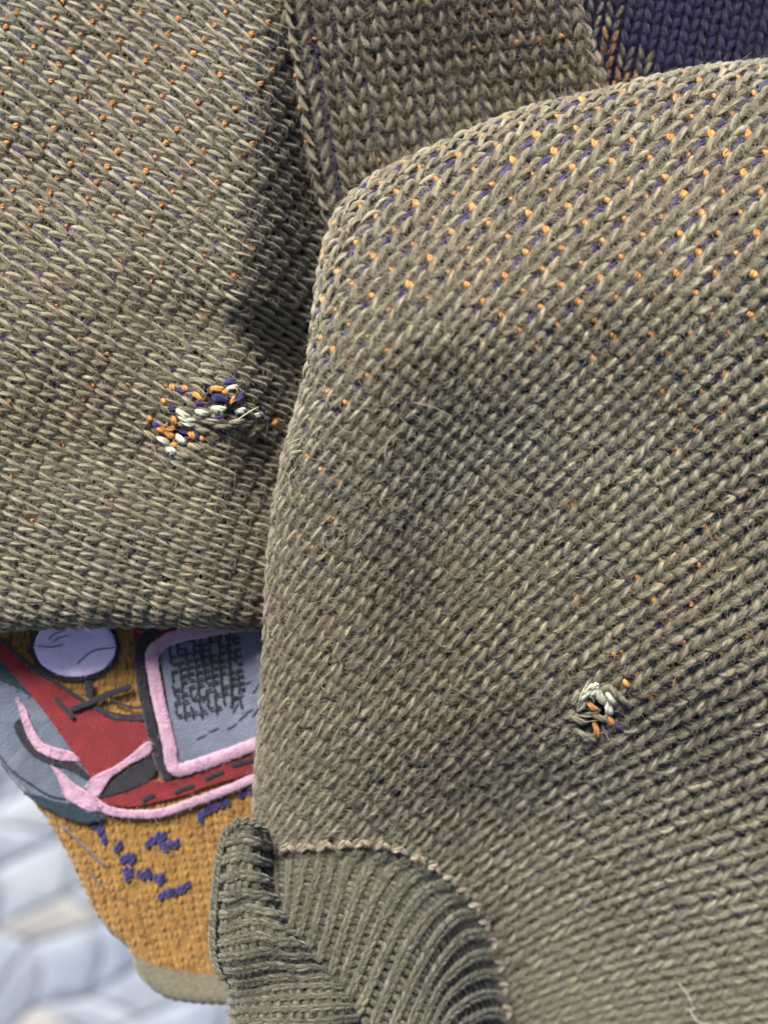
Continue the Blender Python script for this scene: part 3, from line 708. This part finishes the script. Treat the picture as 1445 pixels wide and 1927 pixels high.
def loops(pan, lat, parent, vis, dirv, sz, skip=None):
    U, V, q = lat
    ok = (V % 2 == 0) & pan.inside(q) & (q[:, 0] > -60) & (q[:, 0] < 1500) & (q[:, 1] > -60)
    U, V, q = U[ok], V[ok], q[ok]; Ji = np.linalg.inv(pan.jac(q)); n = len(U)
    vz = vis(q[:, 0], q[:, 1]); pw = np.linalg.norm(Ji[:, :, 0], axis=1)
    for i in range(n):
        if rng.random() > vz[i] * 1.05: continue
        s_ = (.62 + .55 * vz[i]) * rng.uniform(.5, 1.2) * sz * min(pw[i], 44) / 44
        p = q[i] + Ji[i] @ np.array([.5, .25 + rng.normal(0, .06)])
        if skip is not None and skip(p[0], p[1]): continue
        wd = Ji[i][:, 1]; a = math.degrees(math.atan2(-wd[1], wd[0]))
        if not pan.inside(p[None])[0]: continue
        strand(pan, 'orange_loop', M['orange'], parent, p[0], p[1], a + 60 + rng.normal(0, 18), 12 * s_, 5.6 * s_, w=4 + 3 * vz[i], plies=2, arch=3, K=6)
        p2 = q[i] + Ji[i] @ np.array([.5, (.25 + dirv * .95) + rng.normal(0, .08)])
        if pan.inside(p2[None])[0]:
            strand(pan, 'navy_loop', M['navy'], parent, p2[0], p2[1], a + rng.normal(0, 8), 32 * s_, 3.7 * s_, w=3.5 + 3 * vz[i], plies=2, arch=3, K=6)
loops(pC, latC, sleeve, vis_C, -1, .86, skip=holeC)
loops(pA, latA, sleeveA, lambda x, y: vis_A(x, y) * .9, 1, .88, skip=holeA)
loops(pB, latB, foldB, vis_B, 1, .9)

# ------------------------------------------------------------------ damaged spots with their exposed yarns
k = 3.613; o5 = lambda x, y: (950 + x / k, 1150 + y / k)
for nm, mt, L in (
    ('cream_stitch', 'cream', [(555, 525, 52, 40, 8.5), (600, 500, 60, 30, 7), (650, 535, -62, 42, 8.5), (722, 560, -50, 30, 7), (712, 628, -70, 24, 8.5)]),
    ('orange_stitch', 'orange', [(590, 608, -35, 30, 6.5), (716, 705, -55, 27, 6.2), (618, 775, -76, 32, 7), (826, 462, -60, 16, 6), (742, 266, -60, 11, 4.5)]),
    ('navy_stitch', 'navy', [(838, 605, -40, 20, 6), (785, 655, -65, 18, 6), (775, 760, -45, 24, 5), (682, 795, -60, 24, 6.5), (700, 740, 20, 20, 5)]),
    ('loose_olive_loop', 'olive', [(560, 655, 8, 52, 7), (640, 690, -25, 42, 7), (520, 600, 62, 34, 7), (505, 700, -20, 36, 8), (530, 790, -28, 40, 8), (560, 830, -20, 36, 7), (480, 560, 70, 30, 7), (760, 520, -48, 34, 7), (800, 560, -48, 30, 7)])):
    for x, y, a, ln, rd in L:
        px, py = o5(x, y); strand(pC, nm, M[mt], sleeve, px, py, a, ln, rd * .82, w=13 if mt != 'navy' else 8, plies=3, arch=6, curve=rng.uniform(-.25, .25))
k4 = 3.284; o4 = lambda x, y: (200 + x / k4, 550 + y / k4)
for nm, mt, L in (
    ('cream_stitch', 'cream', [(480, 735, -25, 30, 7), (505, 765, -12, 36, 7), (515, 795, -8, 30, 7), (595, 730, -8, 27, 7.5), (685, 715, -2, 24, 7), (755, 597, 15, 20, 6), (800, 722, 10, 18, 7), (352, 905, -25, 30, 7), (462, 900, -45, 30, 8), (402, 975, -30, 24, 7.5), (895, 755, 20, 26, 6)]),
    ('orange_stitch', 'orange', [(410, 590, -60, 15, 6), (490, 600, -50, 14, 6), (568, 645, -38, 24, 6), (680, 603, -5, 22, 7), (752, 665, 60, 16, 6), (355, 670, -60, 10, 5), (340, 832, -20, 26, 7), (392, 860, -30, 30, 8), (422, 775, -70, 16, 6), (535, 868, -60, 22, 8), (600, 890, -70, 14, 5.5), (425, 935, -40, 14, 5.5), (1005, 800, 60, 13, 6), (272, 768, -50, 11, 5), (715, 625, -30, 14, 5), (400, 820, 20, 20, 6)]),
    ('navy_stitch', 'navy', [(455, 608, -30, 22, 5.5), (520, 610, -50, 14, 5.5), (585, 687, -10, 22, 6), (740, 560, 25, 26, 7), (705, 655, -10, 32, 9), (800, 650, 60, 32, 8), (405, 712, -20, 18, 6), (312, 800, -25, 20, 6.5), (690, 752, 15, 18, 6), (487, 850, -15, 24, 6), (575, 880, -60, 16, 5.5), (415, 905, -60, 12, 5), (955, 775, -45, 22, 6), (1012, 880, -60, 16, 5.5), (930, 720, -50, 16, 5)]),
    ('loose_olive_loop', 'olive', [(860, 760, -50, 40, 7), (870, 860, 55, 30, 7), (900, 840, 20, 34, 7), (830, 800, 10, 34, 7), (930, 890, -45, 30, 7), (640, 780, -5, 36, 7), (600, 830, -10, 36, 7), (700, 810, -8, 40, 7), (780, 790, 10, 34, 7), (270, 880, -40, 34, 7), (480, 1000, -15, 34, 7), (560, 950, -15, 34, 7), (620, 560, -15, 34, 6.5), (560, 560, -20, 34, 6.5), (620, 500, -12, 34, 6.5)])):
    for x, y, a, ln, rd in L:
        px, py = o4(x, y); strand(pA, nm, M[mt], sleeveA, px, py, a, ln * .95, rd * .78, w=9 if mt != 'navy' else 7, plies=3, arch=5, curve=rng.uniform(-.25, .25))
for pan_, par_, mt_, px, py, a_, ln_, cv_ in ((pC, sleeve, 'cream', 1098, 1300, 70, 50, .5), (pC, sleeve, 'olive', 1105, 1352, 10, 70, .45), (pC, sleeve, 'olive', 1150, 1372, -50, 55, -.5), (pC, sleeve, 'olive', 1120, 1285, 20, 60, .4),
        (pA, sleeveA, 'olive', 470, 790, -60, 64, .6), (pA, sleeveA, 'cream', 455, 775, 30, 44, .5), (pA, sleeveA, 'olive', 350, 850, -20, 66, .4), (pA, sleeveA, 'orange', 306, 800, 50, 34, .5), (pA, sleeveA, 'olive', 300, 850, -60, 70, -.4),
        (pC, sleeve, 'cream', 1290, 1868, -62, 66, .5), (pC, sleeve, 'cream', 1316, 1905, -40, 44, -.4)):
    strand(pan_, 'loose_end', M[mt_], par_, px, py, a_, ln_, 1.0, w=15, plies=1, arch=10, K=5, curve=cv_)
# the little tuft sticking out between the two sleeves
for i in range(4):
    strand(pC, 'loose_olive_loop', M['olive'], sleeve, 552 + i * 3, 830 + i * 9, 80 - i * 12, 34, 5.5, w=10 + i, plies=2, arch=8, curve=.5)

# ------------------------------------------------------------------ fine loose hairs of the wool
fuzz(seedC, sleeve, 560000, M['olive'], ln=(7, 21), wild=.14)
fuzz(seedC, sleeve, 220, M['olive'], name='stray_hair', ln=(35, 60), rad=.5, wild=1.0)
fuzz(seedA, sleeveA, 190000, M['olive'], ln=(8, 22), wild=.08)
fuzz(seedB, foldB, 80000, M['shade_fold'], ln=(7, 22))
fuzz(seedE, navy_panel, 45000, M['navy_panel'], ln=(8, 22))
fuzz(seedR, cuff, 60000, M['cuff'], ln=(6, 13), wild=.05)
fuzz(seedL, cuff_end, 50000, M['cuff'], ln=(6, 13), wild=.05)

for (mn, pn), L in STR.items():
    if pn.startswith('front'): continue
    sd_ = tuple(np.concatenate([a[i] for a in L]) for i in range(3))
    fuzz(sd_, L[0][4], len(sd_[0]) * (4 if mn in ('orange_yarn', 'navy_yarn') else 12), L[0][3], ln=(5, 12), wild=.15, rad=.28)

for mn, L in RIM.items():
    sd_ = tuple(np.concatenate([a[i] for a in L]) for i in range(3))
    fuzz(sd_, front, len(sd_[0]) * 26, L[0][3], ln=(5, 11), wild=.25, rad=.3)
fm = rng.uniform([0, 1170], [560, 1830], (2500, 2)); fm = fm[pF.inside(fm) & ~inpoly(fm[:, 0], fm[:, 1], hem_poly)]
fp = fm[:, None] + np.linspace(-8, 8, 8)[None, :, None] * np.array([.15, 1.]); PP, NN = pF.lift(fp, np.full(fp.shape[:2], 2.))
fuzz((PP, NN, np.full(PP.shape[:2], 3.)), front, 9000, M['mustard'], ln=(6, 13), rad=.35, wild=.15)

# ------------------------------------------------------------------ pale stone paving far below
ZG = -1.25
def stone_mat():
    m = bpy.data.materials.new('pale_stone'); m.use_nodes = True; n = m.node_tree.nodes; l = m.node_tree.links; b = n['Principled BSDF']
    b.inputs['Roughness'].default_value = .85
    oi = n.new('ShaderNodeObjectInfo'); g = n.new('ShaderNodeNewGeometry')
    cr_ = n.new('ShaderNodeValToRGB'); e = cr_.color_ramp.elements
    e[0].color = (0.21, 0.235, 0.28, 1); e[1].color = (0.29, 0.27, 0.235, 1); e[0].position = .1
    x = cr_.color_ramp.elements.new(.45); x.color = (0.29, 0.315, 0.36, 1); x = cr_.color_ramp.elements.new(.8); x.color = (0.195, 0.23, 0.295, 1)
    l.new(oi.outputs['Random'], cr_.inputs[0])
    ns = n.new('ShaderNodeTexNoise'); ns.inputs['Scale'].default_value = 17; ns.inputs['Detail'].default_value = 6; l.new(g.outputs['Position'], ns.inputs['Vector'])
    r2 = n.new('ShaderNodeValToRGB'); r2.color_ramp.elements[0].color = (.62, .66, .72, 1); r2.color_ramp.elements[0].position = .3; r2.color_ramp.elements[1].color = (1, 1, 1, 1); r2.color_ramp.elements[1].position = .62
    l.new(ns.outputs['Fac'], r2.inputs[0])
    mx = n.new('ShaderNodeMix'); mx.data_type = 'RGBA'; mx.blend_type = 'MULTIPLY'; mx.inputs[0].default_value = 1
    l.new(cr_.outputs[0], mx.inputs[6]); l.new(r2.outputs[0], mx.inputs[7]); l.new(mx.outputs[2], b.inputs['Base Color'])
    bp = n.new('ShaderNodeBump'); bp.inputs['Strength'].default_value = .4; bp.inputs['Distance'].default_value = .002; l.new(ns.outputs['Fac'], bp.inputs['Height']); l.new(bp.outputs[0], b.inputs['Normal'])
    return m
SM = stone_mat()
mg = bpy.data.materials.new('mortar'); mg.use_nodes = True; mb = mg.node_tree.nodes['Principled BSDF']; mb.inputs['Roughness'].default_value = .95
nz = mg.node_tree.nodes.new('ShaderNodeTexNoise'); nz.inputs['Scale'].default_value = 60
nr_ = mg.node_tree.nodes.new('ShaderNodeValToRGB'); nr_.color_ramp.elements[0].color = (.20, .22, .25, 1); nr_.color_ramp.elements[1].color = (.28, .29, .30, 1)
mg.node_tree.links.new(nz.outputs['Fac'], nr_.inputs[0]); mg.node_tree.links.new(nr_.outputs[0], mb.inputs['Base Color'])
gnd = raw_mesh('ground', np.array([(-20, -20, ZG), (20, -20, ZG), (20, 20, ZG), (-20, 20, ZG)]), np.array([[0, 1, 2, 3]]), None, mg, None, smooth=False)
gnd['kind'] = 'structure'
gp = {}
for gy in range(14):
    for gx in range(14):
        gp[gx, gy] = np.array([-.72 + gx * .086 + (gy % 2) * .043 + rng.normal(0, .011), -.82 + gy * .066 + rng.normal(0, .009)])
ca, sa = math.cos(.5), math.sin(.5)
for kk in gp:
    v_ = gp[kk] + np.array([.14, .30]) + rng.normal(0, .007, 2); gp[kk] = np.array([ca * v_[0] - sa * v_[1], sa * v_[0] + ca * v_[1]]) - np.array([.20, .22])
for gy in range(13):
    for gx in range(12):
        s1 = gy % 2
        q4 = [gp[gx, gy], gp[gx + 1, gy], (gp[gx + 1, gy] + gp[gx + 1, gy + 1]) / 2 + np.array([.012, 0]), gp[gx + 1, gy + 1], gp[gx, gy + 1], (gp[gx, gy] + gp[gx, gy + 1]) / 2 + np.array([.012, 0])]
        q4 = np.array(q4); c = q4.mean(0); nn = 18
        P = bez(np.vstack([q4, q4[:1]]), nn + 1)[:-1]; P = P * .35 + .65 * np.array([q4[int(k_ / 3) % 6] * (1 - k_ % 3 / 3) + q4[(int(k_ / 3) + 1) % 6] * (k_ % 3 / 3) for k_ in range(nn)])
        V = []; hh = rng.uniform(0, .003)
        for h, f in ((-.004, .97), (.002 + hh, .965), (.004 + hh, .94), (.0058 + hh, .6)):
            for p in P: V.append((*(c + (p - c) * f), ZG + h + (rng.normal(0, .0003) if f < .95 else 0)))
        V.append((*c, ZG + .006 + hh)); Fq = []
        for r in range(3):
            for i in range(nn): Fq.append((r * nn + i, r * nn + (i + 1) % nn, (r + 1) * nn + (i + 1) % nn, (r + 1) * nn + i))
        me = bpy.data.meshes.new('stone'); me.from_pydata(V, [], Fq + [(3 * nn + i, 3 * nn + (i + 1) % nn, 4 * nn) for i in range(nn)])
        me.polygons.foreach_set('use_smooth', [True] * len(me.polygons)); me.materials.append(SM)
        o = bpy.data.objects.new('stone', me); COL.objects.link(o); o.parent = gnd
